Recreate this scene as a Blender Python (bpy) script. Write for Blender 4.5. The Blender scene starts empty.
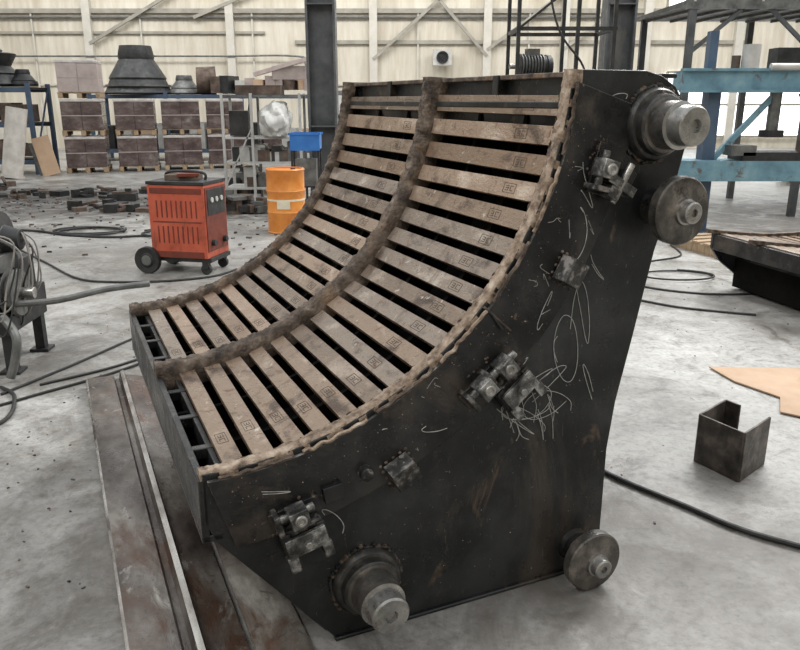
import bpy, bmesh, math, random
from mathutils import Vector, Matrix, Euler, noise
random.seed(7)
R=random.uniform
V=Vector
scene=bpy.context.scene
# ---------------------------------------------------------------- materials
def newmat(name):
    m=bpy.data.materials.new(name); m.use_nodes=True
    nt=m.node_tree; b=nt.nodes["Principled BSDF"]
    return m,nt,b
def noise_node(nt,scale,detail=6,rough=.6,stretch=None,dist=0.0):
    tc=nt.nodes.new("ShaderNodeTexCoord"); mp=nt.nodes.new("ShaderNodeMapping")
    nt.links.new(tc.outputs["Object"],mp.inputs[0])
    if stretch: mp.inputs["Scale"].default_value=stretch
    n=nt.nodes.new("ShaderNodeTexNoise"); n.inputs["Scale"].default_value=scale
    n.inputs["Detail"].default_value=detail; n.inputs["Roughness"].default_value=rough
    n.inputs["Distortion"].default_value=dist
    nt.links.new(mp.outputs[0],n.inputs["Vector"]); return n
def ramp(nt,src,stops):
    r=nt.nodes.new("ShaderNodeValToRGB"); e=r.color_ramp.elements
    while len(e)<len(stops): e.new(.5)
    for k,(p,c) in zip(e,stops):
        k.position=p; k.color=(*c,1) if not isinstance(c,(int,float)) else (c,c,c,1)
    nt.links.new(src,r.inputs[0]); return r
def mix(nt,a,b,fac,mode='MIX'):
    m=nt.nodes.new("ShaderNodeMix"); m.data_type='RGBA'; m.blend_type=mode
    if isinstance(fac,(int,float)): m.inputs[0].default_value=fac
    else: nt.links.new(fac,m.inputs[0])
    nt.links.new(a,m.inputs[6])
    if isinstance(b,tuple): m.inputs[7].default_value=(*b,1)
    else: nt.links.new(b,m.inputs[7])
    return m.outputs[2]
def pm(name,stops,scale=8,rough=.6,metal=0,bump=.0,stretch=None,detail=6,rvar=.15,bscale=None,dist=0,stains=()):
    """stops: base colour ramp; stains: list of (scale, lo, hi, colour, stretch) patch layers"""
    m,nt,b=newmat(name)
    n=noise_node(nt,scale,detail,.62,stretch,dist)
    c=ramp(nt,n.outputs[0],stops).outputs[0]
    for (sc,lo,hi,col,st) in stains:
        ns=noise_node(nt,sc,8,.7,st,.6); c=mix(nt,c,col,ramp(nt,ns.outputs[0],[(lo,0.),(hi,1.)]).outputs[0])
    nt.links.new(c,b.inputs["Base Color"])
    n2=noise_node(nt,scale*2.3,5)
    rr=ramp(nt,n2.outputs[0],[(.3,max(.05,rough-rvar)),(.7,min(1,rough+rvar))])
    nt.links.new(rr.outputs[0],b.inputs["Roughness"]); b.inputs["Metallic"].default_value=metal
    if bump:
        bn=nt.nodes.new("ShaderNodeBump"); bn.inputs["Strength"].default_value=bump; bn.inputs["Distance"].default_value=.01
        n3=noise_node(nt,bscale or scale*4,6,.65,stretch); nt.links.new(n3.outputs[0],bn.inputs["Height"]); nt.links.new(bn.outputs[0],b.inputs["Normal"])
    return m
blk=pm("black_scaled_steel",[(.36,(.008,.0085,.009)),(.48,(.017,.018,.019)),(.62,(.038,.039,.040))],3.0,.36,.3,.20,rvar=.17,bscale=22,
   stains=[(2.2,.55,.70,(.075,.062,.050),(1,1,.6)),(9,.60,.70,(.12,.082,.055),(1,1,.4)),(34,.64,.71,(.22,.20,.175),(3,1,.5)),(70,.66,.72,(.28,.27,.25),(.5,1,2))])
blk2=pm("black_steel_band",[(.36,(.010,.010,.011)),(.48,(.021,.021,.022)),(.64,(.048,.046,.043))],5,.34,.4,.20,rvar=.17,bscale=30,
   stains=[(3.4,.55,.70,(.085,.068,.053),None),(22,.62,.70,(.18,.13,.09),None),(75,.67,.73,(.28,.26,.24),None)])
inner=pm("inner_steel_gap_shade",[(.3,(.003,.003,.003)),(.7,(.008,.007,.006))],6,.95); inner.node_tree.nodes["Principled BSDF"].inputs["Specular IOR Level"].default_value=.1  # inner black steel; shade in the slat gaps put into its near-black colour
slm=[]
for i,(a,b_,c_) in enumerate([((.09,.058,.038),(.285,.208,.148),(.45,.36,.28)),((.12,.075,.048),(.35,.25,.178),(.53,.425,.335)),((.07,.047,.034),(.22,.165,.122),(.39,.315,.25)),((.09,.068,.052),(.27,.215,.17),(.47,.40,.33)),((.08,.05,.034),(.25,.17,.113),(.42,.32,.24))]):
    slm.append(pm("cast_slat_%d"%i,[(.34,a),(.445,b_),(.56,b_),(.67,c_)],6,.36,.45,.35,stretch=(1.5,.8,1.5),bscale=70,rvar=.13,
       stains=[(4.5,.56,.67,(.11,.075,.053),(1,1.5,1)),(16,.60,.68,(.17,.088,.048),None),(60,.60,.69,(.05,.036,.027),None),(22,.62,.70,(.66,.59,.50),None)]))
mark=pm("slat_stamp",[(.3,(.055,.04,.03)),(.7,(.12,.085,.06))],30,.7)
weld=pm("crusted_weld_slag",[(.32,(.025,.018,.014)),(.46,(.085,.062,.046)),(.58,(.155,.118,.09)),(.70,(.31,.25,.20))],18,.55,.35,.8,bscale=80,stains=[(6,.55,.68,(.20,.13,.08),None)])
weldl=pm("worn_rim_edge",[(.32,(.08,.054,.037)),(.46,(.25,.182,.128)),(.60,(.40,.31,.235)),(.74,(.55,.47,.38))],26,.5,.35,.6,bscale=90,stains=[(8,.58,.68,(.07,.05,.037),None)])
shaft=pm("turned_steel",[(.3,(.20,.195,.185)),(.55,(.38,.37,.35)),(.75,(.60,.57,.53))],14,.33,.8,.12,stains=[(9,.58,.68,(.11,.085,.065),None)])
wheelm=pm("worn_wheel_steel",[(.34,(.05,.047,.044)),(.52,(.13,.12,.108)),(.68,(.27,.24,.21))],12,.38,.65,.25,stains=[(6,.56,.66,(.05,.042,.036),None)])
hubm=pm("dark_hub_steel",[(.34,(.022,.022,.022)),(.52,(.06,.058,.055)),(.68,(.17,.158,.142))],10,.34,.6,.2,stains=[(20,.62,.7,(.22,.17,.135),None)])
clampm=pm("clamp_steel",[(.36,(.035,.035,.034)),(.5,(.12,.118,.113)),(.64,(.42,.41,.39))],22,.34,.6,.3)
blockm=pm("scuffed_block_steel",[(.40,(.025,.024,.023)),(.52,(.07,.067,.063)),(.62,(.26,.24,.22))],30,.42,.5,.4,stains=[(60,.6,.66,(.35,.33,.30),None)])
chalk=pm("chalk_line",[(.3,(.22,.22,.21)),(.7,(.52,.51,.48))],40,.9)
plate=pm("floor_beam_steel",[(.38,(.035,.026,.021)),(.46,(.085,.070,.060)),(.54,(.135,.118,.104)),(.64,(.23,.21,.185))],4,.33,.35,.35,stretch=(1,.5,1),bscale=30,
   stains=[(2.6,.53,.62,(.095,.055,.037),(1,.5,1)),(7,.61,.69,(.38,.36,.325),(1,.5,1)),(36,.58,.68,(.045,.035,.028),None)])
ridgem=pm("beam_ridge_bright",[(.36,(.10,.085,.07)),(.5,(.30,.275,.25)),(.66,(.52,.50,.46))],9,.28,.6,.2,stretch=(1,.3,1))
plate2=pm("floor_beam_worn",[(.38,(.05,.037,.029)),(.47,(.14,.12,.10)),(.56,(.21,.19,.165)),(.66,(.40,.38,.34))],5,.45,.25,.3,stretch=(1,.4,1),bscale=30,stains=[(4,.54,.64,(.12,.07,.046),(1,.5,1)),(12,.58,.67,(.07,.052,.042),None)])
dark=pm("dark_machinery",[(.3,(.012,.013,.014)),(.7,(.05,.05,.05))],6,.5,.3)
grey=pm("grey_machinery",[(.3,(.07,.072,.07)),(.7,(.20,.20,.19))],8,.5,.3,.1)
lgrey=pm("light_grey_paint",[(.3,(.36,.36,.34)),(.7,(.55,.54,.51))],6,.5)
colm=pm("column_steel",[(.3,(.055,.06,.062)),(.7,(.12,.125,.13))],4,.5,.2,stains=[(2,.55,.68,(.16,.15,.135),(1,1,.3))])
rubber=pm("rubber",[(.3,(.012,.012,.012)),(.7,(.03,.03,.03))],10,.6)
wire=pm("grey_wire",[(.3,(.15,.14,.13)),(.7,(.3,.28,.25))],10,.6)
red=pm("red_orange_paint",[(.30,(.24,.045,.02)),(.42,(.44,.08,.038)),(.7,(.55,.12,.065))],4,.45,0,.05,stains=[(6,.58,.68,(.20,.06,.038),(1,1,.4))])
redd=pm("red_shaded_vent",[(.3,(.10,.02,.012)),(.7,(.2,.04,.02))],6,.6)
orange=pm("orange_drum_paint",[(.3,(.55,.17,.025)),(.7,(.75,.30,.06))],5,.4,0,.05,stains=[(5,.58,.68,(.32,.11,.035),None)])
cream=pm("label_cream",[(.3,(.6,.55,.4)),(.7,(.75,.7,.55))],8,.6)
blue=pm("blue_paint",[(.3,(.09,.18,.235)),(.5,(.15,.29,.36)),(.7,(.24,.38,.43))],4,.5,0,.05,stains=[(5,.57,.66,(.11,.10,.09),None)])
bluec=pm("blue_plastic",[(.3,(.02,.13,.42)),(.7,(.04,.2,.55))],4,.4)
bluep=pm("dark_blue_post",[(.3,(.04,.07,.12)),(.7,(.08,.12,.18))],4,.5)
woodm=pm("pallet_wood",[(.3,(.25,.17,.10)),(.7,(.48,.36,.24))],8,.8,0,.2,stretch=(1,6,1))
board=pm("cardboard",[(.3,(.42,.28,.18)),(.7,(.54,.38,.26))],3,.8,0,.05,stains=[(4,.6,.7,(.28,.19,.13),None)])
wrap=pm("wrapped_load",[(.35,(.065,.045,.043)),(.5,(.11,.078,.072)),(.66,(.19,.15,.14))],3,.22,0,.3,stretch=(1,1,2),stains=[(2.5,.60,.76,(.34,.31,.30),(1,1,2))])
wrap2=pm("plastic_wrap_cap",[(.3,(.40,.36,.34)),(.7,(.72,.68,.65))],6,.35,0,.2)
wrap3=pm("pale_carton_load",[(.3,(.36,.29,.27)),(.7,(.52,.44,.41))],4,.4,0,.2)
white=pm("white_plastic",[(.3,(.42,.42,.40)),(.7,(.68,.67,.64))],5,.5,0,.2)
rust=pm("rusty_scrap",[(.3,(.05,.035,.028)),(.7,(.18,.13,.10))],6,.8,.2,.2)
pipe_m=pm("dusty_white_pipe",[(.3,(.42,.39,.35)),(.7,(.64,.61,.56))],5,.5)
def wallmat():
    m,nt,b=newmat("cream_cladding")
    n=noise_node(nt,.35,6); r=ramp(nt,n.outputs[0],[(.3,(.54,.495,.41)),(.7,(.68,.635,.54))])
    tc=nt.nodes.new("ShaderNodeTexCoord"); w=nt.nodes.new("ShaderNodeTexWave"); w.wave_type='BANDS'; w.bands_direction='X'
    w.inputs["Scale"].default_value=1.3; nt.links.new(tc.outputs["Object"],w.inputs["Vector"])
    bn=nt.nodes.new("ShaderNodeBump"); bn.inputs["Strength"].default_value=.3; bn.inputs["Distance"].default_value=.05
    nt.links.new(w.outputs["Fac"],bn.inputs["Height"]); nt.links.new(bn.outputs[0],b.inputs["Normal"])
    n2=noise_node(nt,1.2,6,.6,(3,1,.4)); r2=ramp(nt,n2.outputs[0],[(.35,(.76,.73,.68)),(.6,(1,1,1))])
    nt.links.new(mix(nt,r.outputs[0],r2.outputs[0],.8,'MULTIPLY'),b.inputs["Base Color"]); b.inputs["Roughness"].default_value=.7
    return m
wallm=wallmat()
def floormat():
    m,nt,b=newmat("worn_concrete")
    tc=nt.nodes.new("ShaderNodeTexCoord")
    n1=noise_node(nt,.7,9,.66,dist=.6); c=ramp(nt,n1.outputs[0],[(.34,(.18,.172,.158)),(.44,(.28,.273,.255)),(.54,(.36,.353,.335)),(.66,(.46,.455,.435))]).outputs[0]
    n2=noise_node(nt,3.2,9,.72,dist=1.0); r2=ramp(nt,n2.outputs[0],[(.36,(.46,.43,.395)),(.46,(.88,.865,.845)),(.60,(1.08,1.08,1.08))])
    c=mix(nt,c,r2.outputs[0],.85,'MULTIPLY')
    n3=noise_node(nt,26,7,.74); r3=ramp(nt,n3.outputs[0],[(.36,(.60,.58,.55)),(.50,(1,1,1)),(.66,(1.14,1.14,1.12))])
    c=mix(nt,c,r3.outputs[0],.8,'MULTIPLY')
    n5=noise_node(nt,1.3,10,.74,(1.4,.8,1),1.8); r5=ramp(nt,n5.outputs[0],[(.565,0.),(.65,.65)])
    c=mix(nt,c,(.095,.085,.073),r5.outputs[0])
    n7=noise_node(nt,7,10,.8,(1,1,1),.8); c=mix(nt,c,(.075,.064,.054),ramp(nt,n7.outputs[0],[(.625,0.),(.68,.75)]).outputs[0])
    n6=noise_node(nt,5,9,.75,(1,1,1),1.2); c=mix(nt,c,(.50,.495,.48),ramp(nt,n6.outputs[0],[(.60,0.),(.68,.5)]).outputs[0])
    dirt_shade=None
    for (x,y,rx,ry,col,st) in((-.5,2.7,1.4,1.8,(.085,.075,.064),.72),(-7.4,12.6,6.5,3.0,(.040,.034,.029),.95),(-2.9,11.8,2.8,1.8,(.06,.052,.044),.8),(.75,2.40,1.3,.7,(.13,.118,.104),.6),(-2.9,4.6,1.5,1.2,(.07,.061,.052),.7),(-3.4,8.3,3.0,1.4,(.10,.09,.078),.5),(5.8,10.3,4.2,2.6,(.08,.07,.06),.8),(3.1,6.0,1.1,.9,(.10,.09,.078),.55)):  # floor dirt zones; those at the main machine also paint its contact shade
        mp=nt.nodes.new("ShaderNodeMapping"); mp.inputs["Location"].default_value=(-x/rx,-y/ry,0); mp.inputs["Scale"].default_value=(1/rx,1/ry,0)
        nt.links.new(tc.outputs["Object"],mp.inputs[0])
        ln=nt.nodes.new("ShaderNodeVectorMath"); ln.operation='LENGTH'; nt.links.new(mp.outputs[0],ln.inputs[0])
        nz=noise_node(nt,2.2,9,.72,None,.8)
        ad=nt.nodes.new("ShaderNodeMath"); ad.operation='MULTIPLY_ADD'; nt.links.new(nz.outputs[0],ad.inputs[0]); ad.inputs[1].default_value=3.2; nt.links.new(ln.outputs["Value"],ad.inputs[2])
        mr=nt.nodes.new("ShaderNodeMapRange"); mr.inputs["From Min"].default_value=1.8; mr.inputs["From Max"].default_value=2.7; mr.inputs["To Min"].default_value=st; mr.inputs["To Max"].default_value=0
        nt.links.new(ad.outputs[0],mr.inputs["Value"])
        c=mix(nt,c,col,mr.outputs[0])
        if dirt_shade is None: dirt_shade=mr.outputs[0]
        else:
            mx=nt.nodes.new("ShaderNodeMath"); mx.operation='MAXIMUM'; nt.links.new(dirt_shade,mx.inputs[0]); nt.links.new(mr.outputs[0],mx.inputs[1]); dirt_shade=mx.outputs[0]
    v=nt.nodes.new("ShaderNodeTexVoronoi"); v.feature='DISTANCE_TO_EDGE'; v.inputs["Scale"].default_value=.30
    nz=noise_node(nt,1.4,7,.7)
    ad=nt.nodes.new("ShaderNodeVectorMath"); ad.operation='MULTIPLY_ADD'; ad.inputs[1].default_value=(.9,.9,.9)
    nt.links.new(nz.outputs["Color"],ad.inputs[0]); nt.links.new(tc.outputs["Object"],ad.inputs[2]); nt.links.new(ad.outputs[0],v.inputs["Vector"])
    rv=ramp(nt,v.outputs["Distance"],[(.0,.3),(.004,0.)]); c=mix(nt,c,(.08,.075,.07),rv.outputs[0])
    nt.links.new(c,b.inputs["Base Color"])
    rr=ramp(nt,n2.outputs[0],[(.38,.30),(.62,.52)])
    am=nt.nodes.new("ShaderNodeMath"); am.operation='MULTIPLY_ADD'; am.use_clamp=True; nt.links.new(dirt_shade,am.inputs[0]); am.inputs[1].default_value=.3; nt.links.new(rr.outputs[0],am.inputs[2])
    nt.links.new(am.outputs[0],b.inputs["Roughness"])
    bn=nt.nodes.new("ShaderNodeBump"); bn.inputs["Strength"].default_value=.45; bn.inputs["Distance"].default_value=.01
    nt.links.new(n3.outputs[0],bn.inputs["Height"]); nt.links.new(bn.outputs[0],b.inputs["Normal"])
    return m
floorm=floormat()
glass,nt,b=newmat("daylit_frosted_glass"); b.inputs["Base Color"].default_value=(.8,.85,.9,1); b.inputs["Emission Color"].default_value=(.95,.98,1,1); b.inputs["Emission Strength"].default_value=2.0
# ---------------------------------------------------------------- mesh builder
class MB:
    def __init__(s): s.bm=bmesh.new(); s.mats=[]
    def mi(s,m):
        if m not in s.mats: s.mats.append(m)
        return s.mats.index(m)
    def face(s,vs,m):
        try: f=s.bm.faces.new(vs); f.material_index=s.mi(m); return f
        except ValueError: return None
    def box(s,c,d,m,rot=None,taper=1.0):
        rot=rot if rot is not None else Matrix.Identity(3)
        if isinstance(rot,(int,float)): rot=Matrix.Rotation(rot,3,'Z')
        vs=[]
        for z in(-.5,.5):
            k=taper if z>0 else 1
            for x,y in((-.5,-.5),(.5,-.5),(.5,.5),(-.5,.5)):
                vs.append(s.bm.verts.new(V(c)+rot@V((x*d[0]*k,y*d[1]*k,z*d[2]))))
        for q in((3,2,1,0),(4,5,6,7),(0,1,5,4),(1,2,6,5),(2,3,7,6),(3,0,4,7)): s.face([vs[i] for i in q],m)
    def bar(s,p,q,w,h,m,up=V((0,0,1))):
        p,q=V(p),V(q); d=(q-p); L=d.length; d.normalize()
        if abs(d.dot(up))>.98: up=V((0,1,0))
        x=d.cross(up).normalized(); y=x.cross(d).normalized()
        s.box((p+q)/2,(w,L,h),m,Matrix((x,d,y)).transposed())
    def lathe(s,p,ax,prof,m,seg=32,mfun=None):
        p=V(p); ax=V(ax).normalized(); t=V((0,0,1)) if abs(ax.z)<.9 else V((1,0,0))
        x=ax.cross(t).normalized(); y=ax.cross(x).normalized(); rings=[]
        for r,h in prof:
            if r<1e-5: rings.append([s.bm.verts.new(p+ax*h)])
            else: rings.append([s.bm.verts.new(p+ax*h+(x*math.cos(2*math.pi*i/seg)+y*math.sin(2*math.pi*i/seg))*r) for i in range(seg)])
        for k in range(len(rings)-1):
            A_,B_=rings[k],rings[k+1]; mm=mfun(k) if mfun else m
            for i in range(seg):
                j=(i+1)%seg
                if len(A_)==1 and len(B_)==1: break
                if len(A_)==1: s.face([A_[0],B_[i],B_[j]],mm)
                elif len(B_)==1: s.face([A_[i],A_[j],B_[0]],mm)
                else: s.face([A_[i],A_[j],B_[j],B_[i]],mm)
    def cyl(s,p,q,r,m,r2=None,seg=24):
        p,q=V(p),V(q); L=(q-p).length; r2=r if r2 is None else r2
        s.lathe(p,q-p,[(0,0),(r,0),(r2,L),(0,L)],m,seg)
    def tube(s,pts,r,m,seg=8,sm=6,closed=False):
        P=[V(p) for p in pts]; out=[]
        for i in range(len(P)-1):
            a=P[max(i-1,0)];b=P[i];c=P[i+1];d=P[min(i+2,len(P)-1)]
            for k in range(sm):
                t=k/sm; out.append(.5*((2*b)+(c-a)*t+(2*a-5*b+4*c-d)*t*t+(3*b-a-3*c+d)*t**3))
        out.append(P[-1]); rings=[]; n=None
        for i,q in enumerate(out):
            d=(out[min(i+1,len(out)-1)]-out[max(i-1,0)])
            if d.length<1e-7: d=V((1,0,0))
            d.normalize()
            if n is None: n=d.orthogonal().normalized()
            n=(n-d*n.dot(d)); n=n.normalized() if n.length>1e-5 else d.orthogonal().normalized()
            bt=d.cross(n); rings.append([s.bm.verts.new(q+(n*math.cos(2*math.pi*k/seg)+bt*math.sin(2*math.pi*k/seg))*r) for k in range(seg)])
        for a,b in zip(rings,rings[1:]):
            for k in range(seg): s.face([a[k],a[(k+1)%seg],b[(k+1)%seg],b[k]],m)
        s.face(rings[0][::-1],m); s.face(rings[-1],m)
    def prism(s,poly,a0,a1,m,fr=None,medge=None):
        f=fr or (lambda x,y,z:V((x,y,z)))
        A_=[s.bm.verts.new(f(x,a0,z)) for x,z in poly]; B_=[s.bm.verts.new(f(x,a1,z)) for x,z in poly]
        s.face(A_,m); s.face(B_[::-1],m)
        for i in range(len(poly)):
            j=(i+1)%len(poly); s.face([A_[j],A_[i],B_[i],B_[j]],medge(i) if callable(medge) else (medge or m))
    def obj(s,name,parent=None,loc=None,rz=0,bevel=0,ang=.6):
        bmesh.ops.recalc_face_normals(s.bm,faces=s.bm.faces)
        for f in s.bm.faces: f.smooth=True
        for e in s.bm.edges:
            if len(e.link_faces)==2 and e.calc_face_angle(0)>ang: e.smooth=False
        me=bpy.data.meshes.new(name); s.bm.to_mesh(me); s.bm.free()
        for m in s.mats: me.materials.append(m)
        o=bpy.data.objects.new(name,me); scene.collection.objects.link(o)
        if loc: o.location=loc
        o.rotation_euler[2]=rz
        if parent: o.parent=parent
        if bevel:
            b=o.modifiers.new("bevel","BEVEL"); b.width=bevel; b.segments=2; b.limit_method='ANGLE'; b.angle_limit=.7
        return o
def empty(name,loc,rz=0):
    o=bpy.data.objects.new(name,None); scene.collection.objects.link(o); o.location=loc; o.rotation_euler[2]=rz; o.empty_display_size=.1; return o
# ---------------------------------------------------------------- main machine
RZ=math.atan2(.4097,.9122)
ML=empty("curved_grate_segment",(-.2009,1.9755,0),RZ)
CB,CZ,CR=-.341,1.747,1.117; W=1.88
def arc(r,deg): t=math.radians(deg); return (CB+r*math.cos(t),CZ+r*math.sin(t))
def outline(r):
    p=[arc(r,-91.0+87.4*i/60) for i in range(61)]
    p+=[(.80,1.685),(1.03,1.685),(1.09,1.672),(1.15,1.64),(1.19,1.59),(1.21,1.53),(1.212,1.45),(1.185,1.33),(1.165,1.25),(1.127,1.13),(1.07,.85),(1.02,.62),(1.0,.45),(1.0,.012),(.0,.012),(-.335,.431),(-.362,.50)]
    return p
mb=MB(); mb.prism(outline(CR-.010),0,.03,blk,medge=blk2); mb.prism(outline(CR-.010),W-.03,W,blk,medge=blk2)
mb.box((.5,.02,.006),(1.0,.06,.012),blk); mb.box((.5,W-.02,.006),(1.0,.06,.012),blk)
mb.obj("side_plates",ML,bevel=.003)
mb=MB()
band=[arc(1.124,-90.4+85.4*i/50) for i in range(51)]+[arc(1.342,-7-80.5*i/50) for i in range(51)]
mb.prism(band,-.014,.0,blk2,medge=blockm); mb.obj("side_band",ML,bevel=.002)
mb=MB()
def sheet(r,a0,a1,t0,t1,th,m,n=48):
    p=[arc(r,t0+(t1-t0)*i/n) for i in range(n+1)]+[arc(r+th,t1+(t0-t1)*i/n) for i in range(n+1)]
    mb.prism(p,a0,a1,m)
sheet(1.32,.03,W-.03,-90,-5,.01,inner)
for a in(.30,.60,1.22,1.54): sheet(1.165,a-.010,a+.010,-91,-4,.1,inner)
sheet(1.12,.885,.935,-90.8,-4,.2,inner)
mb.obj("inner_frame",ML)
mb=MB()
mb.box((-.360,W/2,.53),(.022,W,.19),blk2)
mb.box((-.342,W/2,.445),(.06,W,.02),blk)
mb.bar((-.335,W/2,.435),(-.01,W/2,.02),W-.06,.016,blk,up=V((.7,0,.7)))
mb.box((.99,W/2,.24),(.016,W-.06,.45),blk)
mb.bar((.99,W/2,.45),(1.155,W/2,1.25),W-.06,.016,blk,up=V((1,0,0)))
mb.bar((1.155,W/2,1.25),(1.19,W/2,1.48),W-.06,.016,blk,up=V((1,0,0)))
mb.box((1.0,W/2,1.672),(.36,W-.06,.014),blk)
mb.box((.822,W/2,1.59),(.02,W-.06,.17),blk)
mb.box((.79,W/2,1.585),(.05,W-.06,.02),blk)
for a in (.45,1.36): mb.box((.795,a,1.63),(.04,.035,.10),blk2)
mb.box((.805,W/2,1.672),(.04,W-.06,.016),weld)
for a in (.25,.5,.75,1.15,1.4,1.65): mb.box((-.315,a,.590),(.075,.03,.035),blk2)
mb.box((-.295,W/2,.575),(.018,W-.06,.06),blk)
mb.obj("end_frames",ML,bevel=.003)
NS=18
def slat_bay(name,a0,a1):
    mb=MB()
    for i in range(NS):
        th=-85.8+ (77.6)*(i)/(NS-1); t=math.radians(th)
        rad=V((math.cos(t),0,math.sin(t))); tan=V((-math.sin(t),0,math.cos(t)))
        rot=Matrix((tan,V((0,1,0)),-rad)).transposed()
        c=V((CB,0,CZ))+rad*(CR+.014+R(-.003,.003)); w=.060+R(-.004,.002); m=random.choice(slm)
        aa0,aa1=a0+R(0,.014),a1-R(0,.014); rr=rot@Matrix.Rotation(R(-.010,.010),3,'Z')@Matrix.Rotation(R(-.05,.05),3,'Y')
        c=c+V((0,(aa0+aa1)/2,0)); mb.box(c,(w,aa1-aa0,.024),m,rr)
        def loc(x,y,z): return c+rr@V((x,y,z))
        y0=-(aa1-aa0)/2+R(.15,.22); zt=.0122; s=.85
        for (x,y,dx,dy) in((-.018,y0,.0024,.068),(.018,y0,.0024,.068),(0,y0-.034,.036,.0024),(0,y0+.034,.036,.0024)):
            mb.box(loc(x*s,y,zt),(dx*s,dy,.0016),mark,rr)
        for k in(-1,1):
            yc=y0+k*.014
            for (x,y,dx,dy) in((-.009,yc,.003,.018),(.009,yc,.003,.018),(0,yc-.008*k,.018,.003)): mb.box(loc(x*s,y,zt),(dx*s,dy,.0016),mark,rr)
            if k>0: mb.box(loc(0,yc,zt),(.003,.014,.0016),mark,rr)
    return mb.obj(name,ML,bevel=.004)
slat_bay("slats_near",.045,.875); slat_bay("slats_far",.945,1.84)
def bead(mb,a0,a1,r0,h,t0,t1,m,n=300,k=10,amp=.006,seed=0,depth=.03,wob=.006):
    rows=[]
    for i in range(n+1):
        th=math.radians(t0+(t1-t0)*i/n); row=[]
        j0=noise.noise(V((i*.11,seed,3)))*wob; j1=noise.noise(V((i*.13,seed,9)))*wob
        for j in range(k+1):
            u=j/k; a=a0+j0+(a1+j1-a0-j0)*u
            prof=min(1,4*u*(1-u)*1.35)**.5 if 0<u<1 else 0
            hh=h*prof+ (amp*noise.noise(V((i*.22,u*3.5,seed)))+amp*.6*noise.noise(V((i*.7,u*9,seed+5))))*(1 if 0<u<1 else .4)
            r=r0-hh; row.append(mb.bm.verts.new((CB+r*math.cos(th),a,CZ+r*math.sin(th))))
        r=r0+depth
        row=[mb.bm.verts.new((CB+r*math.cos(th),row[0].co.y,CZ+r*math.sin(th)))]+row+[mb.bm.verts.new((CB+r*math.cos(th),row[-1].co.y,CZ+r*math.sin(th)))]
        rows.append(row)
    for p,q in zip(rows,rows[1:]):
        for j in range(len(p)-1): mb.face([p[j],p[j+1],q[j+1],q[j]],m)
    mb.face(rows[0],m); mb.face(rows[-1][::-1],m)
mb=MB()
bead(mb,.866,.956,CR-.002,.036,-91.4,-3.2,weld,seed=1,amp=.009,depth=.06,wob=.009)
bead(mb,.000,.048,CR-.007,.010,-91.2,-3.2,weldl,seed=2,amp=.006)
bead(mb,.044,.062,CR+.006,.010,-88,-6,weld,seed=12,amp=.009,wob=.010)
bead(mb,W-.060,W,CR-.008,.024,-91.4,-3.2,weld,seed=3,amp=.010,wob=.008)
mb.obj("weld_ribs",ML,ang=1.2)
mb=MB()
for seg_ in range(7):
    t0=-89+12.2*seg_; pts=[]
    for i in range(14):
        b_,z_=arc(1.120+R(-.003,.003),t0+R(.1,.3)+10.5*i/13); pts.append((b_,-.010+R(-.003,.003),z_))
    mb.tube(pts,.006,weldl if seg_%2 else weld,6,3)
b_,z_=arc(1.105,-41.5); b2,z2=arc(1.36,-41.5)
mb.tube([(b_,.05,z_),(b_+.004,.0,z_-.005),(b_+.02,-.018,z_-.02),(b_+.06,-.022,z_-.075)],.0035,rubber,6)
mb.bar((b_,-.0145,z_),((b_+b2)/2,-.0145,(z_+z2)/2),.006,.004,weld,up=V((0,1,0)))
mb.obj("stitch_welds",ML)
mb=MB()
for i in range(420):
    if i%2:
        th=R(-88,-8); r=CR+R(.01,.24)*R(.3,1); b_,z_=arc(r,th); a=-.0145 if 1.126<r<1.34 else -.0002
        if r<1.126: continue
    else:
        b_,z_=R(.0,1.0),R(.05,1.1); a=-.0002
        d=math.hypot(b_-CB,z_-CZ)
        if d<1.35 or b_<0.02 or z_> .45+ (b_-.9)*3 and b_>.98: continue
    s_=R(.0010,.0028); mb.lathe((b_,a,z_),(0,-1,0),[(s_,-.001),(s_*.7,s_*.5),(0,s_*.7)],random.choice([clampm,weld,weldl]),6)
mb.obj("weld_spatter",ML)
# shafts
N=(0,-1,0)
mb=MB()
def shaftf(b_,z_,ln):
    prof=[(.0,0),(.110,0),(.110,.018),(.102,.03),(.092,.032),(.090,.055),(.082,.062),(.072,.064),(.070,ln-.06),(.060,ln-.056),(.058,ln-.006),(.053,ln),(.020,ln),(.016,ln-.012),(0,ln-.012)]
    mb.lathe((b_,0,z_),N,prof,shaft,44,lambda k: hubm if k<6 else (wheelm if k<8 else shaft))
    for i in range(70):
        t=i/70*6.283; q=.113+R(-.003,.006); mb.lathe((b_+q*math.cos(t),-.004,z_+q*math.sin(t)),N,[(.008,-.004),(.006,.004),(0,.007)],random.choice([weld,blk2,hubm]),6)
shaftf(.105,.190,.20); shaftf(1.070,1.528,.18)
mb.obj("trunnion_shafts",ML)
mb=MB()
def wheel(b_,z_,a):
    mb.cyl((b_,0,z_),(b_,-a,z_),.03,shaft)
    mb.lathe((b_,-a+.0,z_),N,[(0,-.05),(.045,-.05),(.045,-.022),(.100,-.02),(.105,-.015),(.105,.015),(.100,.02),(.05,.022),(.042,.026),(.040,.036),(.034,.038),(.033,.062),(.028,.066),(.012,.066),(.010,.058),(0,.058)],wheelm,52,lambda k: shaft if k>=9 else wheelm)
wheel(.885,.107,.105); wheel(1.110,1.275,.105)
mb.lathe((.885,0,.107),N,[(0,0),(.06,0),(.055,.02),(0,.02)],blk2); mb.lathe((1.110,0,1.275),N,[(0,0),(.06,0),(.055,.02),(0,.02)],blk2)
mb.obj("guide_wheels",ML)
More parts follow.
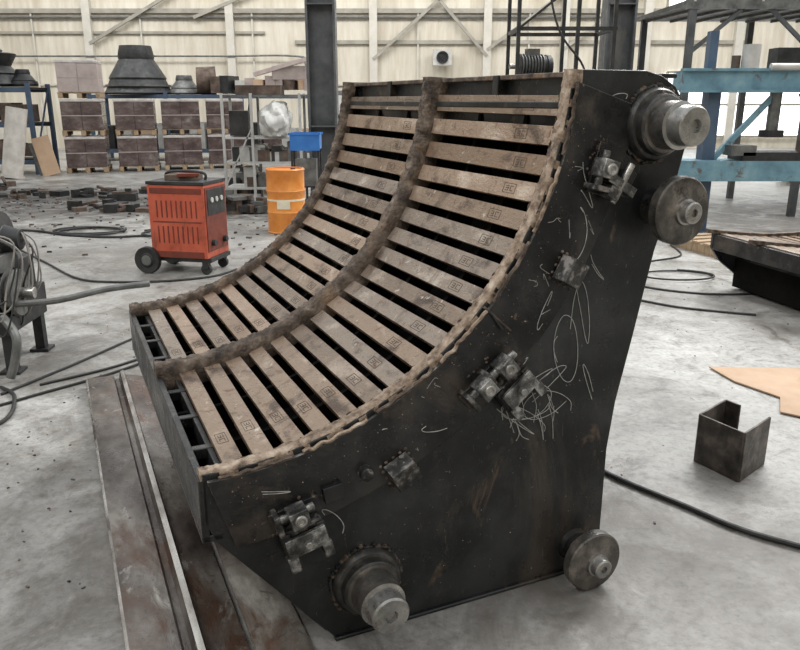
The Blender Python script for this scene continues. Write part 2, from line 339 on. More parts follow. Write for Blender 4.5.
# clamps
mb=MB()
def frame_at(b_,z_,ang):
    t=math.radians(ang); tan=V((math.cos(t),0,math.sin(t))); up=V((-math.sin(t),0,math.cos(t)))
    rot=Matrix((tan,up,V((0,-1,0)))).transposed(); o=V((b_,-.012,z_))
    return lambda x,y,z:o+rot@V((x,y,z)), rot
def clamp(b_,z_,ang,n=1,lower=True,low=(.01,-.075),s=1.0):
    f,r=frame_at(b_,z_,ang)
    mb.box(f(0,0,.008),(.15,.05,.016),blk2,r)
    for q in range(n):
        ox=q*.088
        mb.box(f(ox,.005,.045),(.054,.054,.056),clampm,r)
        mb.lathe(f(ox,.005,.073),r@V((0,0,1)),[(.018,0),(.018,.008),(.010,.010),(.008,.004),(0,.004)],shaft,16)
        mb.cyl(f(ox-.062,.012,.040),f(ox+.052,.012,.040),.012,clampm,seg=12)
        mb.box(f(ox-.058,0,.03),(.016,.066,.06),blockm,r)
    if lower:
        lx,ly=low
        mb.box(f(lx,ly+.045,.022),(.12,.020,.044),blockm,r)
        mb.box(f(lx-.052,ly-.012,.028),(.024,.13,.052),blk2,r)
        mb.box(f(lx+.052,ly-.012,.028),(.024,.12,.052),blk2,r)
        mb.box(f(lx,ly+.01,.060),(.12,.060,.014),clampm,r)
        mb.box(f(lx-.052,ly-.045,.058),(.03,.05,.012),clampm,r); mb.box(f(lx+.052,ly-.04,.058),(.03,.05,.012),clampm,r)
        mb.cyl(f(lx-.068,ly-.03,.034),f(lx+.068,ly-.03,.034),.010,blockm,seg=12)
        mb.cyl(f(lx,ly+.01,.06),f(lx,ly+.01,.085),.012,shaft,seg=6)
    for i in range(22):
        x=R(-.09,.09);y=R(-.04,.04); mb.lathe(f(x,y*1.2,-.002),N,[(R(.004,.009),0),(.004,.006),(0,.008)],weld,6)
clamp(-.115,.485,14,1,True,(.0,-.085)); clamp(.475,.775,40,2,True,(.075,-.095)); clamp(.862,1.405,75,1,False); 
f,r=frame_at(.925,1.355,60); mb.box(f(0,0,.025),(.03,.11,.05),clampm,r); mb.box(f(.03,-.02,.02),(.05,.03,.04),blk2,r); mb.box(f(-.035,.02,.03),(.035,.045,.055),blockm,r); mb.cyl(f(-.06,0,.04),f(.07,0,.04),.011,shaft,seg=12)
def wedge(b_,z_,ang,s=.085):
    f,r=frame_at(b_,z_,ang); mb.box(f(0,0,.028),(s,s*.95,.056),blockm,r@Matrix.Rotation(.25,3,'X'))
    for i in range(16):
        t=i/16*6.283; mb.lathe(f(s*.58*max(-1,min(1,1.4*math.cos(t))),s*.55*max(-1,min(1,1.4*math.sin(t))),-.002),N,[(.008,0),(.005,.007),(0,.009)],weld,6)
wedge(.212,.548,28,.080); wedge(.770,1.10,62,.078)
f,r=frame_at(.10,.562,0); mb.lathe(f(0,0,0),N,[(.022,0),(.02,.03),(.012,.034),(0,.034)],blockm,16)
f,r=frame_at(.0,.52,8); mb.box(f(0,0,.01),(.06,.05,.02),blk2,r)
mb.obj("clamp_brackets",ML,bevel=.002)
# chalk swirls
mb=MB()
def scrib(cb,cz,w,h,n,a=-.0155,r=.0013,dx=0,dz=0):
    p1,p2=R(0,6),R(0,6); w1,w2=R(.8,1.2),R(.8,1.25); pts=[]
    for i in range(int(n*8)):
        t=i/8*6.283; k=i/(n*8)-.5
        pts.append((cb+w/2*math.sin(w1*t+p1)*R(.92,1)+dx*k,a,cz+h/2*math.sin(w2*t+p2)*R(.92,1)+dz*k))
    mb.tube(pts,r,chalk,5,5)
scrib(.70,.70,.16,.15,2.0,a=-.0015,dx=.1,dz=.06); scrib(.64,.62,.13,.12,1.7,a=-.0015,dx=-.08); scrib(.80,.84,.10,.20,1.5,a=-.0015,dz=.1)
scrib(.60,.80,.10,.08,1.2); scrib(.82,1.22,.05,.10,1.2,dz=.15,dx=.05); scrib(.83,1.34,.05,.10,1.3,dz=.1); scrib(.33,.66,.10,.03,.7); scrib(-.17,.56,.10,.03,.8); scrib(.70,.98,.05,.12,1.0); scrib(.9,1.1,.06,.10,.9,a=-.0015)
scrib(.93,1.60,.07,.04,1.1,a=-.0015); scrib(.90,.70,.06,.16,.8,a=-.0015)
scrib(.0,.42,.07,.1,.8); scrib(.74,.66,.2,.1,1.2,a=-.0015); scrib(.66,.70,.2,.16,1.6,a=-.0015); scrib(.85,.95,.08,.22,1.2,a=-.0015)
for k in range(11):
    b0,z0=R(.52,.78),R(.60,.72); mb.tube([(b0,-.0015,z0),(b0+.02,-.0015,z0-.05),(b0+R(.0,.05),-.0015,z0-R(.07,.13))],.0014,chalk,5)
for k in range(16):
    th=R(-80,-12); b0,z0=arc(R(1.15,1.32),th); mb.tube([(b0,-.0150,z0),(b0+R(-.02,.02),-.0150,z0+R(-.02,.02)),(b0+R(-.04,.04),-.0150,z0+R(-.04,.04))],.0009,chalk,5)
mb.obj("chalk_marks",ML)
# ---------------------------------------------------------------- floor beam beside machine
mb=MB()
prof=[(-.595,0),(-.595,.05),(-.585,.055),(-.445,.055),(-.435,.03),(-.415,.03),(-.405,.075),(-.385,.08),(-.375,.05),(-.255,.02),(-.25,0)]
mb.prism(prof,-1.1,2.62,plate,medge=lambda i: ridgem if i in(1,6) else plate)
mb.obj("steel_floor_beam",None,(-.2009,1.9755,0),RZ)
mb=MB()
mb.prism([(-.235,0),(-.235,.012),(-.075,.012),(-.075,0)],-1.1,1.35,plate2)
mb.obj("steel_plate_strip",None,(-.2009,1.9755,0),RZ)
# swarf and crumbs on the floor
mb=MB()
for i in range(900):
    k=random.random()
    if k<.5: x,y=random.gauss(-7,2.2),random.gauss(12.4,1.0)
    elif k<.68: x,y=R(-1.9,-1.0),R(2.2,6.5)
    elif k<.78: x,y=R(.9,3.6),R(2.2,7)
    else: x,y=R(-5,-1),R(5,11)
    ax=(x+.2009)*.9122+(y-1.9755)*.4097; aa=-(x+.2009)*.4097+(y-1.9755)*.9122
    if -.62<ax<1.3 and -1.2<aa<2.7: continue
    if 1.3<x<1.75 and 2.9<y<3.3: continue
    s_=R(.003,.008) if y<8 else R(.012,.035); mb.box((x,y,s_*.3),(s_*R(1,2),s_,s_*.6),random.choice([dark,rust,rust,grey]),R(0,3))
mb.obj("floor_debris")
# ---------------------------------------------------------------- shell
mb=MB(); mb.box((0,9,-.1),(44,40,.2),floorm); mb.obj("floor",loc=None)
mb=MB(); mb.box((0,27.2,4.5),(44,.3,9),wallm); mb.obj("wall_back")
mb=MB(); mb.box((-21.85,9,4.5),(.3,36,9),wallm); mb.obj("wall_left")
mb=MB(); mb.box((21.85,9,4.5),(.3,36,9),wallm); mb.obj("wall_right")
mb=MB(); mb.box((0,-9.15,4.5),(44,.3,9),wallm); mb.obj("wall_front")
girt=pm("girt_paint",[(.3,(.22,.205,.17)),(.7,(.36,.34,.29))],3,.6)
girtl=pm("girt_light_paint",[(.3,(.46,.44,.38)),(.7,(.58,.55,.49))],3,.6)
mb=MB()
mb.box((0,27,4.42),(43,.15,.14),girt); mb.box((0,26.95,4.22),(43,.1,.05),colm); mb.box((4,27,3.45),(15,.12,.12),girt); mb.box((-9,27,3.75),(9,.10,.08),girt); mb.box((0,27,2.1),(43,.06,.06),girtl)
for u in(-200,-100,0,97,235,374,485,560,640,730,850): mb.box(((u-400)*.0341,26.95,4.5),(.26,.25,9),girtl)
for (x0,z0,x1,z1) in((-.9,2.9,1.5,4.95),(1.1,4.95,2.9,3.0),(-10.3,3.4,-7,5.2),(2.9,3.2,5.4,5.0),(5.4,3.2,8.2,5.2),(-6.8,4.2,-4.2,5.2)): mb.bar((x0,26.85,z0),(x1,26.85,z1),.10,.10,girt,up=V((0,1,0)))
for x in(-12.2,-8.6,-4.9,-2.6,.6,4.3,6.6): mb.box((x,26.98,2.2),(.05,.06,4.4),girtl)
mb.tube([(-13,26.8,3.0),(-10,26.8,3.0),(-6,26.8,3.0),(-3.5,26.8,3.0),(-3.15,26.8,2.7),(-3.1,26.8,1.0)],.03,grey)
mb.obj("trim_wall_framing")
k=0
for x0,x1,z0,z1 in((9.0,15.5,.4,2.5),(8.8,15.5,4.3,7.0),(4.0,8.0,5.0,7.0),(-8.0,-2.0,5.6,7.4)):
    k+=1; mb=MB()
    mb.box(((x0+x1)/2,26.98,(z0+z1)/2),(x1-x0,.06,z1-z0),glass)
    n=int((x1-x0)/1.1)
    for i in range(n+1): mb.box((x0+(x1-x0)*i/n,26.93,(z0+z1)/2),(.07,.08,z1-z0),girt)
    for z in(z0,(z0+z1)/2,z1): mb.box(((x0+x1)/2,26.93,z),(x1-x0,.08,.07),girt)
    mb.obj("window_%d"%k)
mb=MB(); mb.box((1.4,26.7,2.95),(.62,.3,.5),lgrey); mb.lathe((1.4,26.55,2.95),N,[(.2,0),(.2,.05),(.16,.05),(.16,.0),(0,.0)],dark,24); mb.obj("wall_fan")
mb=MB()
mb.box((-1.9,26.6,1.2),(.9,.35,1.4),grey); mb.box((-1.9,26.41,1.3),(.7,.02,.9),lgrey); mb.box((-1.9,26.6,.25),(.7,.3,.5),grey); mb.obj("electrical_cabinet")
def column(x,y,w=.46,h=8.0):
    mb=MB()
    mb.box((x-w/2+.02,y,h/2),(.035,w*.8,h),colm); mb.box((x+w/2-.02,y,h/2),(.035,w*.8,h),colm); mb.box((x,y,h/2),(w-.06,.03,h),colm)
    mb.box((x,y,.02),(w+.2,w+.2,.04),colm)
    for z in(1.2,3,4.8): mb.box((x,y-.1,z),(w-.06,.2,.02),colm)
    mb.obj("steel_column")
column(-1.22,12.6); column(3.38,12.6,.46)
def pallet(mb,c,w,rz,z):
    r=Matrix.Rotation(rz,3,'Z'); c=V(c)
    for i in range(5): mb.box(c+r@V((0,(-.4+.2*i)*w,z+.115)),(w,.12*w,.02),woodm,r)
    for i in(-1,0,1):
        mb.box(c+r@V((i*.43*w,0,z+.06)),(.1,w,.09),woodm,r); mb.box(c+r@V((i*.43*w,0,z+.01)),(.1,w,.02),woodm,r)
def wrapped(x,y,tiers,rz=.25,w=.92):
    mb=MB(); r=Matrix.Rotation(rz,3,'Z'); z=0
    for t in range(tiers):
        mm=wrap3 if t==2 else wrap
        pallet(mb,(x,y,0),w,rz,z)
        for l in range(2):
            for i in range(2):
                mb.box(V((x,y,0))+r@V(((i-.5)*.47*w,R(-.01,.01),z+.13+.15+l*.31)),(.468*w,.94*w,.305),mm,r)
        mb.box((x,y,z+.775),(.95*w,.96*w,.06),wrap2,r)
        mb.box((x,y,z+.44),(.945*w,.95*w,.02),wrap3,r)
        z+=.82
    mb.obj("wrapped_load_pallet",bevel=.02)
wrapped(-7.25,18.1,3); wrapped(-6.2,18.5,2); wrapped(-5.25,18.9,2); wrapped(-4.3,19.3,2)
def funnel(mb,c,r,h,m=dark):
    mb.lathe(c,(0,0,1),[(r*.95,0),(r,.04),(r*.93,.10),(r*.80,h*.3),(r*.82,h*.34),(r*.5,h*.72),(r*.52,h*.78),(r*.45,h),(r*.36,h),(r*.39,h*.7),(r*.88,.06),(r*.88,0)],m,32)
def rack(x0,x1,y,dep,zs,m,n=3):
    mb=MB()
    for i in range(n):
        x=x0+(x1-x0)*i/(n-1)
        for yy in(y-dep/2,y+dep/2): mb.box((x,yy,zs[-1]/2+.05),(.09,.07,zs[-1]+.1),m)
        mb.bar((x,y-dep/2,.3),(x,y+dep/2,zs[-1]),.03,.03,m)
    for z in zs:
        mb.box(((x0+x1)/2,y,z),(x1-x0,dep,.04),dark)
        for yy in(y-dep/2,y+dep/2): mb.box(((x0+x1)/2,yy,z-.03),(x1-x0,.05,.10),m)
    return mb
mb=rack(-8.3,-2.2,21.8,1.2,[.3,1.72],bluep,4)
funnel(mb,(-7.15,21.8,1.75),.92,1.25); mb.lathe((-7.15,21.8,1.95),(0,0,1),[(.80,0),(.86,.0),(.86,.05),(.80,.05)],grey,32)
funnel(mb,(-5.95,22.0,1.75),.45,.5,grey)
mb.lathe((-5.5,21.6,2.1),(1,.2,0),[(.35,0),(.38,.5),(.33,.5),(.3,0),(.35,0)],rust,20)
for i in range(10): mb.box((-4.9+.28*i,21.6,1.74+.25),(.25,R(.4,.8),R(.2,.5)),random.choice([lgrey,board,dark,rust,wrap3]),R(-.3,.3))
mb.bar((-3.9,21.4,2.25),(-2.1,21.4,2.75),.3,.10,wrap3); mb.box((-3.0,21.6,2.3),(.9,.4,.35),wrap3,.2)
for i in range(12): mb.box((-8.0+.5*i,21.8,.32+.3),(.42,.9,R(.4,.8)),random.choice([lgrey,board,dark,rust,wrap]),R(-.1,.1))
mb.obj("storage_rack")
mb=rack(-10.2,-8.1,17.8,1.0,[.3,1.1,1.85],bluep,2)
funnel(mb,(-9.25,17.8,1.9),.85,.80); mb.lathe((-9.25,17.8,2.3),(0,0,1),[(.55,0),(.70,.28),(.66,.30),(.5,.04),(.55,0)],dark,28); mb.lathe((-9.35,17.8,2.62),(0,0,1),[(.5,0),(.52,.04),(.30,.26),(.24,.26),(.45,.0)],grey,28); funnel(mb,(-8.35,17.7,1.9),.30,.35,dark)
for i in range(6): mb.box((-9.9+.3*i,17.7,1.12+.2),(.26,.6,R(.25,.45)),random.choice([dark,rust,grey]),R(-.2,.2))
for i in range(6): mb.box((-9.9+.3*i,17.7,.32+.2),(.26,.6,R(.25,.45)),random.choice([dark,rust]),R(-.2,.2))
mb.obj("steel_shelving")
mb=MB(); mb.lathe((-8.25,16.4,.02),(.16,.1,1),[(.21,0),(.21,1.45),(.18,1.45),(.18,0),(.21,0)],pipe_m,24); mb.lathe((-8.25,16.4,.02),(.16,.1,1),[(.22,.0),(.25,.0),(.25,.05),(.22,.05)],pipe_m,24); mb.obj("ventilation_pipe")
mb=MB(); mb.box((-7.75,17.0,.42),(.36,.05,.85),board,Euler((-.2,-.25,.2)).to_matrix()); mb.box((-7.95,17.1,.35),(.2,.05,.7),grey,Euler((-.2,-.3,.2)).to_matrix()); mb.obj("leaning_board")
def scrap(x,y,w,d,h,n,mats=(dark,rust,rubber,grey)):
    mb=MB()
    for i in range(n):
        k=R(0,1)**1.4; px,py=x+R(-w,w)/2,y+R(-d,d)/2; s=R(.08,.28)
        hz=R(.03,.14); z=hz/2+R(0,max(0,h-hz))*(1-abs(px-x)/(w/2)*.9)
        if random.random()<.4: mb.bar((px,py,z),(px+R(-.3,.3),py+R(-.2,.2),max(.03,z+R(-.1,.1))),.05,.04,random.choice(mats))
        else:
            mb.box((px,py,z),(s,s*R(.5,1.3),hz),random.choice(mats),R(0,3))
            if z-hz/2>.05: mb.box((px,py,z/2),(s*.7,s*.7,z),random.choice(mats),R(0,3))
    mb.obj("scrap_metal_pile")
scrap(-6.3,13.4,3.6,.9,.06,50,(dark,rust)); scrap(-2.55,11.3,1.1,.6,.34,45); scrap(-2.6,14.0,1.6,.7,.5,40); scrap(7.3,9.6,1.6,.8,.4,40,(dark,grey,rust,bluep))
scrap(-8.4,14.5,2.0,.8,.10,30,(dark,rust)); scrap(8.9,15,2.6,1,.9,60,(dark,grey,lgrey)); scrap(-4.4,11.6,1.2,.6,.06,24,(dark,rust))
# white shelf
mb=MB()
for x in(-2.75,-2.3,-1.55):
    for y in(12.2,12.8): mb.box((x,y,.85),(.04,.04,1.7),lgrey)
for z in(.25,.65,1.03,1.66):
    mb.box((-2.15,12.5,z),(1.25,.62,.03),lgrey if z!=1.66 else grey)
mb.bar((-2.75,12.2,.3),(-2.3,12.2,1.2),.02,.02,lgrey)
for i in range(18):
    z=random.choice([.265,.665,.665]); h=R(.12,.32); mb.box((R(-2.65,-1.6),12.5,z+h/2),(R(.12,.25),.4,h),random.choice([dark,grey,rust,lgrey]),R(-.2,.2))
mb.box((-2.52,12.5,1.25),(.3,.4,.38),dark); mb.box((-2.2,12.5,1.75),(.7,.4,.14),rust)
mb.obj("storage_shelf")
mb=MB(); bmesh.ops.create_icosphere(mb.bm,subdivisions=4,radius=.3)
mb.mi(white)
for v in mb.bm.verts:
    v.co*=1+.30*noise.noise(v.co*6)+.12*noise.noise(v.co*16); v.co.x*=.85
    if v.co.z<-.22: v.co.z=-.22
mb.obj("white_plastic_bag",None,(-1.93,12.28,1.275))
mb=MB()
mb.box((-1.35,11.2,.92),(.42,.3,.02),bluec)
for sx in(-.2,.2): mb.box((-1.35+sx,11.2,1.03),(.02,.3,.24),bluec)
for sy in(-.15,.15): mb.box((-1.35,11.2+sy,1.03),(.42,.02,.24),bluec); mb.box((-1.35,11.2+sy*1.05,1.14),(.46,.03,.03),bluec)
for sx in(-.19,.19):
    for sy in(-.13,.13): mb.box((-1.35+sx,11.2+sy,.455),(.03,.03,.91),dark)
mb.box((-1.35,11.2,.4),(.4,.28,.02),dark); mb.box((-1.35,11.2,.6),(.3,.24,.38),grey)
mb.obj("blue_crate_stand")
mb=MB(); r=.235
mb.lathe((-1.43,9.6,0),(0,0,1),[(0,0),(r,0),(r+.008,.01),(r,.02),(r,.24),(r+.01,.26),(r,.28),(r,.40),(r+.001,.401),(r+.001,.425),(r,.5),(r+.01,.52),(r,.54),(r,.76),(r+.01,.775),(r,.79),(r-.015,.79),(r-.015,.77),(0,.77)],orange,40,lambda k: cream if k in(8,) else orange)
mb.box((-1.43,9.6-r-.001,.36),(.16,.006,.1),cream); mb.lathe((-1.33,9.6,.77),(0,0,1),[(.03,0),(.03,.02),(0,.02)],dark,12)
mb.obj("orange_oil_drum")
# welding machine
mb=MB()
mb.box((0,0,.50),(.57,.46,.68),red); mb.box((0,0,.86),(.585,.475,.03),dark)
mb.box((0,-.232,.79),(.52,.01,.05),redd)
for q in range(2):
    for k in range(9): mb.box((-.2+.05*k,-.232,.62-.24*q),(.012,.006,.16),redd)
mb.box((0,-.232,.50),(.5,.004,.012),redd)
mb.box((0,-.234,.19),(.5,.01,.06),redd)
mb.box((.288,0,.52),(.010,.42,.60),redd)
mb.box((.292,0,.68),(.012,.36,.24),dark)
for k in(-1,0,1): mb.cyl((.29,k*.1,.70),(.31,k*.1,.70),.025,lgrey,seg=14)
for k in(-1,1): mb.cyl((.29,k*.12,.3),(.33,k*.12,.3),.03,dark,seg=14)
mb.box((0,0,.14),(.62,.42,.04),dark)
mb.tube([(-.2,0,.87),(-.2,0,.93),(-.1,0,.95),(.1,0,.95),(.2,0,.93),(.2,0,.87)],.014,dark)
mb.box((-.03,.02,.90),(.30,.24,.05),rust,.2); mb.box((.05,-.05,.925),(.2,.12,.03),redd,.5)
for sy in(-.25,.22):
    mb.lathe((-.33,sy-.03,.13),(0,1,0),[(0,0),(.06,0),(.07,.012),(.125,.0),(.13,.01),(.13,.05),(.125,.06),(.07,.048),(.06,.06),(0,.06)],rubber,28)
    mb.lathe((-.33,sy-.035,.13),(0,1,0),[(0,0),(.05,0),(.05,.07),(0,.07)],grey,20)
mb.bar((-.33,-.25,.13),(-.33,.25,.13),.025,.025,dark)
for sy in(-.18,.18):
    mb.lathe((.24,sy-.02,.05),(0,1,0),[(0,0),(.05,0),(.05,.04),(0,.04)],rubber,18); mb.box((.24,sy,.09),(.06,.06,.07),dark)
mb.obj("welding_machine",None,(-2.04,7.34,0),-.22,bevel=.006)
# left hydraulic pump unit
mb=MB()
mb.box((-.1,0,.30),(.72,.56,.10),dark)
for sx in(-.38,.22):
    for sy in(-.22,.22): mb.box((sx,sy,.14),(.06,.06,.28),dark); mb.box((sx,sy,.01),(.12,.12,.02),dark)
mb.box((-.12,0,.48),(.62,.48,.34),dark); mb.box((-.05,-.25,.50),(.3,.03,.22),grey)
mb.cyl((-.38,0,.78),(.14,0,.78),.16,grey,seg=28)
for k in range(10): mb.lathe((-.35+.05*k,0,.78),(1,0,0),[(.16,0),(.182,.002),(.182,.014),(.16,.016)],dark,28)
mb.lathe((.14,0,.78),(1,0,0),[(0,0),(.175,0),(.175,.03),(.09,.05),(.06,.14),(0,.14)],dark,24)
mb.box((.0,0,.96),(.18,.16,.08),grey)
mb.lathe((.20,-.1,.47),(1,0,0),[(0,0),(.14,0),(.15,.02),(.11,.025),(.11,.055),(.15,.06),(.14,.08),(0,.08)],grey,28)
mb.lathe((.20,-.1,.47),(1,0,0),[(0,0),(.035,0),(.035,.16),(0,.16)],shaft,12)
mb.box((.15,.12,.55),(.18,.2,.2),dark); mb.cyl((.1,-.24,.62),(.1,-.24,.78),.05,grey)
mb.box((.12,-.05,.66),(.2,.3,.10),grey); mb.box((.22,.1,.40),(.12,.3,.12),dark)
for i in range(9):
    a=R(-.2,.15); mb.tube([(.12,a,.84),(.28+R(0,.06),a-.05,.78+R(-.05,.08)),(.32+R(-.05,.06),a-.12,.52),(.26,a-.18,.36+R(-.10,.1)),(.15,a-.2,.42)],.006,random.choice([wire,rubber,wire]),6)
mb.tube([(.20,-.2,.42),(.5,-.15,.43),(.75,0,.46),(1.0,.1,.47)],.02,grey,10)
mb.tube([(.22,-.26,.36),(.32,-.34,.26),(.31,-.38,.12),(.28,-.40,.026)],.026,grey,10)
mb.obj("hydraulic_pump_unit",None,(-2.60,4.60,0),.05,bevel=.004)
# cables
def cable(pts,r,m=rubber,name="floor_cable"):
    mb=MB(); mb.tube([(x,y,r+.001) for x,y in pts],r,m,8,8); mb.obj(name)
def loop(cx,cy,rx,ry,n=1.6,r=.012,name="hose_coil"):
    mb=MB(); pts=[]
    for i in range(int(n*14)): 
        a=i/14*6.283; k=1+.08*math.sin(i*.7); pts.append((cx+rx*k*math.cos(a),cy+ry*k*math.sin(a),r+.001+.02*(i/(n*14))))
    mb.tube(pts,r,rubber,8,4); mb.obj(name)
cable([(-4.2,8.3),(-3.6,7.6),(-3.0,6.9),(-2.6,6.75),(-2.1,6.80),(-1.75,7.0),(-1.60,7.3)],.010)
cable([(-5.3,9.7),(-4.6,9.55),(-4.1,9.25),(-3.5,9.1),(-3.05,9.2),(-2.8,9.0)],.014)
loop(-3.9,9.5,.42,.28,2.2,.014); loop(-2.95,9.35,.25,.22,1.5,.014)
cable([(-2.25,4.0),(-2.05,4.5),(-1.8,5.2),(-1.6,5.5),(-1.5,5.0),(-1.75,4.5),(-2.1,4.15)],.008,rubber)
cable([(-2.3,4.1),(-2.15,3.95),(-2.05,3.6),(-2.3,3.35),(-2.7,3.2)],.011)
cable([(-1.5,4.75),(-1.75,4.35),(-2.0,4.05),(-2.35,3.7),(-2.9,3.6)],.008)
cable([(.83,3.18),(.97,2.98),(1.15,2.78),(1.35,2.56),(1.7,2.35)],.011,rubber,"black_hose")
cable([(1.95,6.9),(2.25,6.5),(2.7,6.3),(3.2,6.4),(3.6,6.9)],.009)
cable([(1.9,6.2),(2.2,5.9),(2.5,5.75),(2.75,5.65)],.009)
cable([(2.0,7.4),(2.6,7.7),(3.0,8.0),(3.1,8.6)],.009)
loop(2.6,7.0,.35,.2,1.3,.009)
# channel offcut
mb=MB()
A1,A2,A3=V((1.36,3.19,0)),V((1.475,2.985,0)),V((1.665,3.16,0)); A4=A1+A3-A2; hgt=.235
rustd=pm("channel_steel",[(.36,(.03,.025,.022)),(.5,(.07,.06,.052)),(.64,(.16,.13,.11))],9,.45,.3,.25)
def wall_(p,q,t=.012):
    mb.bar((p.x,p.y,hgt/2),(q.x,q.y,hgt/2),t,hgt,rustd)
wall_(A1,A2);wall_(A2,A3);wall_(A1,A4);wall_(A4,A4+(A3-A4)*.35)
mb.obj("steel_channel_offcut",bevel=.004)
mb=MB(); poly=[(1.92,4.45),(2.45,4.42),(2.9,4.35),(2.85,3.6),(2.4,3.35),(2.14,3.42),(2.18,3.62),(2.02,3.74),(2.12,3.95),(1.97,4.2)]
vs=[mb.bm.verts.new((x,y,.006)) for x,y in poly]; f=mb.face(vs,board); e=bmesh.ops.extrude_face_region(mb.bm,geom=[f]); 
for v in [g for g in e['geom'] if isinstance(g,bmesh.types.BMVert)]: v.co.z+=.008
mb.obj("plywood_sheet")
mb=MB(); pallet(mb,(3.65,8.35,0),.9,.3,0); mb.obj("wooden_pallet"); mb=MB(); pallet(mb,(4.75,8.2,0),.9,-.1,0); mb.obj("wooden_pallet")
# right second grate segment
mb=MB()
sidep=[(0,.38),(0,.50),(.5,.44),(1.0,.46),(1.5,.6),(1.6,.3),(1.4,.0),(.45,.0),(.08,.27)]
mb.prism(sidep,0,.03,blk); mb.prism(sidep,1.1,1.13,blk)
mb.box((.02,.565,.43),(.03,1.13,.13),blk2); mb.box((.8,.565,.15),(1.1,1.08,.25),inner)
for i in range(14):
    x=.09+i*.1; z=.50-.06*math.sin(min(1,x)*2.2)+max(0,x-1)*.28
    mb.box((x,.565,z),(.06,1.06,.025),random.choice(slm))
for a in(.01,.565,1.12):
    for i in range(15): 
        x=.0+i*.1; z=.52-.06*math.sin(min(1,x)*2.2)+max(0,x-1)*.28
        mb.box((x,a,z),(.12,.05,.035),weld,Matrix.Rotation(.12*math.cos(x*2.2),3,'Y'))
mb.lathe((.42,0,.2),N,[(0,0),(.09,0),(.085,.03),(.05,.035),(.05,.12),(0,.12)],shaft,24)
mb.obj("curved_grate_segment",None,(2.96,5.40,0),.25,bevel=.003)
# right blue press frame
mb=MB()
mb.box((4.65,9.5,1.82),(2.7,.30,.22),blue); mb.box((4.65,9.5,.78),(2.7,.45,.24),blue)
mb.box((4.65,9.36,1.94),(2.7,.12,.03),blue); mb.box((4.65,9.36,1.70),(2.7,.12,.03),blue)
for x in(3.75,5.5):
    mb.box((x,9.55,.9),(.15,.2,1.8),bluep); mb.box((x,9.5,.015),(.4,.4,.03),bluep)
    mb.box((x-.06,9.55,2.15),(.10,.12,.45),bluep)
mb.cyl((4.5,9.5,1.70),(4.5,9.5,1.2),.07,grey); mb.cyl((4.5,9.5,1.25),(4.5,9.5,1.17),.14,dark)
mb.box((4.7,9.5,.95),(1.2,.45,.10),dark); mb.box((4.1,9.4,1.02),(.3,.25,.12),grey); mb.box((5.0,9.4,1.06),(.3,.25,.14),rust)
mb.cyl((4.1,9.4,1.93),(4.1,9.4,2.22),.10,lgrey); mb.box((4.65,9.5,2.06),(.5,.25,.25),dark)
mb.cyl((4.3,9.3,1.97),(4.9,9.3,1.97),.04,lgrey); mb.cyl((3.95,9.45,1.95),(3.95,9.45,2.1),.05,rust)
mb.bar((3.82,9.5,.9),(4.5,9.5,1.68),.06,.06,blue); mb.bar((5.4,9.5,.9),(4.8,9.5,1.68),.06,.06,blue)
mb.obj("blue_hydraulic_press")
# mezzanine
mb=MB()
mb.box((5.9,12,2.84),(4.2,2.2,.06),grey); mb.box((5.9,10.88,2.84),(4.2,.06,.16),grey)
for x in(3.9,5.6,7.6):
    for y in(10.9,13.0): mb.box((x,y,1.41),(.09,.09,2.82),colm)
for x in(3.9,4.8,5.7,6.6,7.6): mb.box((x,10.85,3.3),(.03,.03,.9),lgrey)
for z in(3.25,3.7): mb.box((5.9,10.85,z),(4.1,.03,.03),lgrey)
for i in range(10): mb.bar((3.9+.4*i,12.95,2.8),(4.1+.4*i,10.9,2.8),.03,.05,grey)
mb.bar((3.9,10.9,2.2),(4.6,10.9,2.8),.05,.05,colm); mb.bar((5.6,10.9,2.2),(4.9,10.9,2.8),.05,.05,colm)
mb.obj("steel_mezzanine")
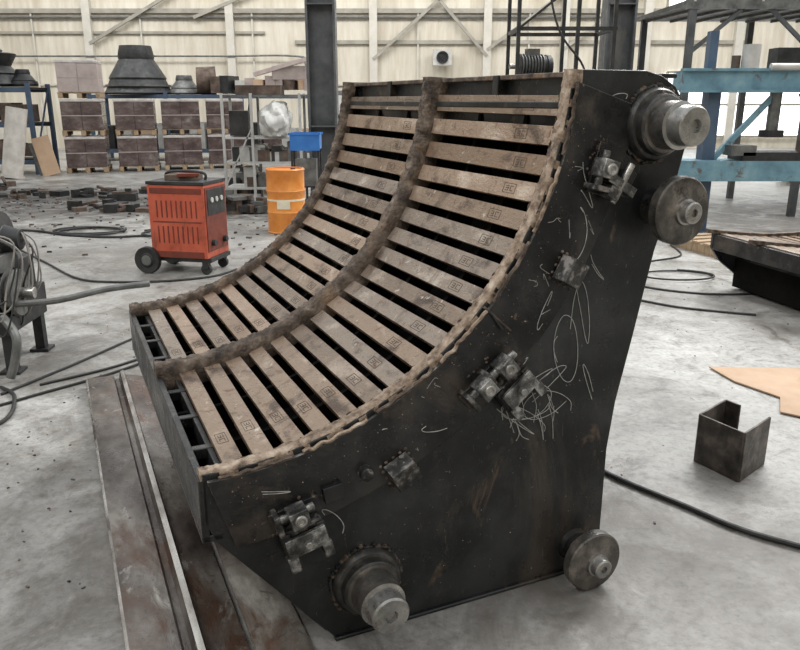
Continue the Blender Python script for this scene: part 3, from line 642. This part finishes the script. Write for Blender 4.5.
# gantry with motor behind machine top
mb=MB()
for x in(1.30,1.95,2.35):
    for y in(8.9,9.7): mb.box((x,y,1.6),(.04,.04,3.2),dark)
for z in(1.72,2.35,2.85,3.1):
    for y in(8.9,9.7): mb.box((1.83,y,z),(1.1,.035,.04),dark)
    for x in(1.30,2.35): mb.box((x,9.3,z),(.035,.8,.04),dark)
mb.box((1.83,9.3,1.755),(1.05,.8,.03),dark)
mb.bar((1.3,8.9,2.35),(1.95,8.9,2.85),.025,.025,dark); mb.tube([(1.6,8.88,3.1),(1.62,8.85,2.7),(1.75,8.85,2.3),(2.0,8.87,2.0),(2.1,8.9,1.78)],.012,rubber)
mb.obj("scaffold_frame")
mb=MB()
mb.box((0,0,.03),(.42,.26,.06),dark); mb.cyl((-.14,0,.20),(.18,0,.20),.12,dark,seg=28)
for k in range(8): mb.lathe((-.13+.036*k,0,.20),(1,0,0),[(.12,0),(.138,.002),(.138,.010),(.12,.012)],grey,28)
mb.box((.02,0,.35),(.14,.12,.08),grey); mb.cyl((-.14,0,.2),(-.25,0,.2),.03,shaft); mb.lathe((.18,0,.2),(1,0,0),[(0,0),(.13,0),(.12,.06),(0,.07)],dark,24)
mb.box((0,0,.13),(.2,.2,.1),dark)
mb.obj("electric_motor",None,(1.50,9.25,1.771),.2)
mb=MB(); mb.box((0,0,.06),(.45,.3,.12),dark); mb.box((0,0,.13),(.3,.2,.04),rust); mb.cyl((.1,-.05,.12),(.1,-.05,.2),.05,dark); mb.obj("scrap_steel_block",None,(-4.6,12.7,0),.2)
# ---------------------------------------------------------------- light & camera
w=bpy.data.worlds.new("w"); scene.world=w; w.use_nodes=True; nt=w.node_tree
bg=nt.nodes["Background"]; bg.inputs[0].default_value=(.95,.975,1.0,1); bg.inputs[1].default_value=1.15
def area(name,loc,tgt,size,sy,e,col=(1,.99,.97)):
    l=bpy.data.lights.new(name,'AREA'); l.shape='RECTANGLE'; l.size=size; l.size_y=sy; l.energy=e; l.color=col
    o=bpy.data.objects.new(name,l); scene.collection.objects.link(o); o.location=loc
    o.rotation_euler=(V(tgt)-V(loc)).to_track_quat('-Z','Y').to_euler(); return o
area("skylight_back",(6,11,8.5),(.5,3,.5),8,3,1500)
area("skylight_left",(-6,1,8.5),(0,3,.5),6,3,350)
area("wall_fill_light",(0,20,8.7),(0,27,3),30,2,1700)  # added fill lamp that brightens the back wall, not a roof opening
cd=bpy.data.cameras.new("camera"); cd.sensor_width=36; cd.lens=34.2; cd.clip_end=200
co=bpy.data.objects.new("camera",cd); scene.collection.objects.link(co); co.location=(0,0,1.6); co.rotation_euler=(math.radians(90-16.49),0,0)
scene.camera=co
scene.view_settings.view_transform='Standard'
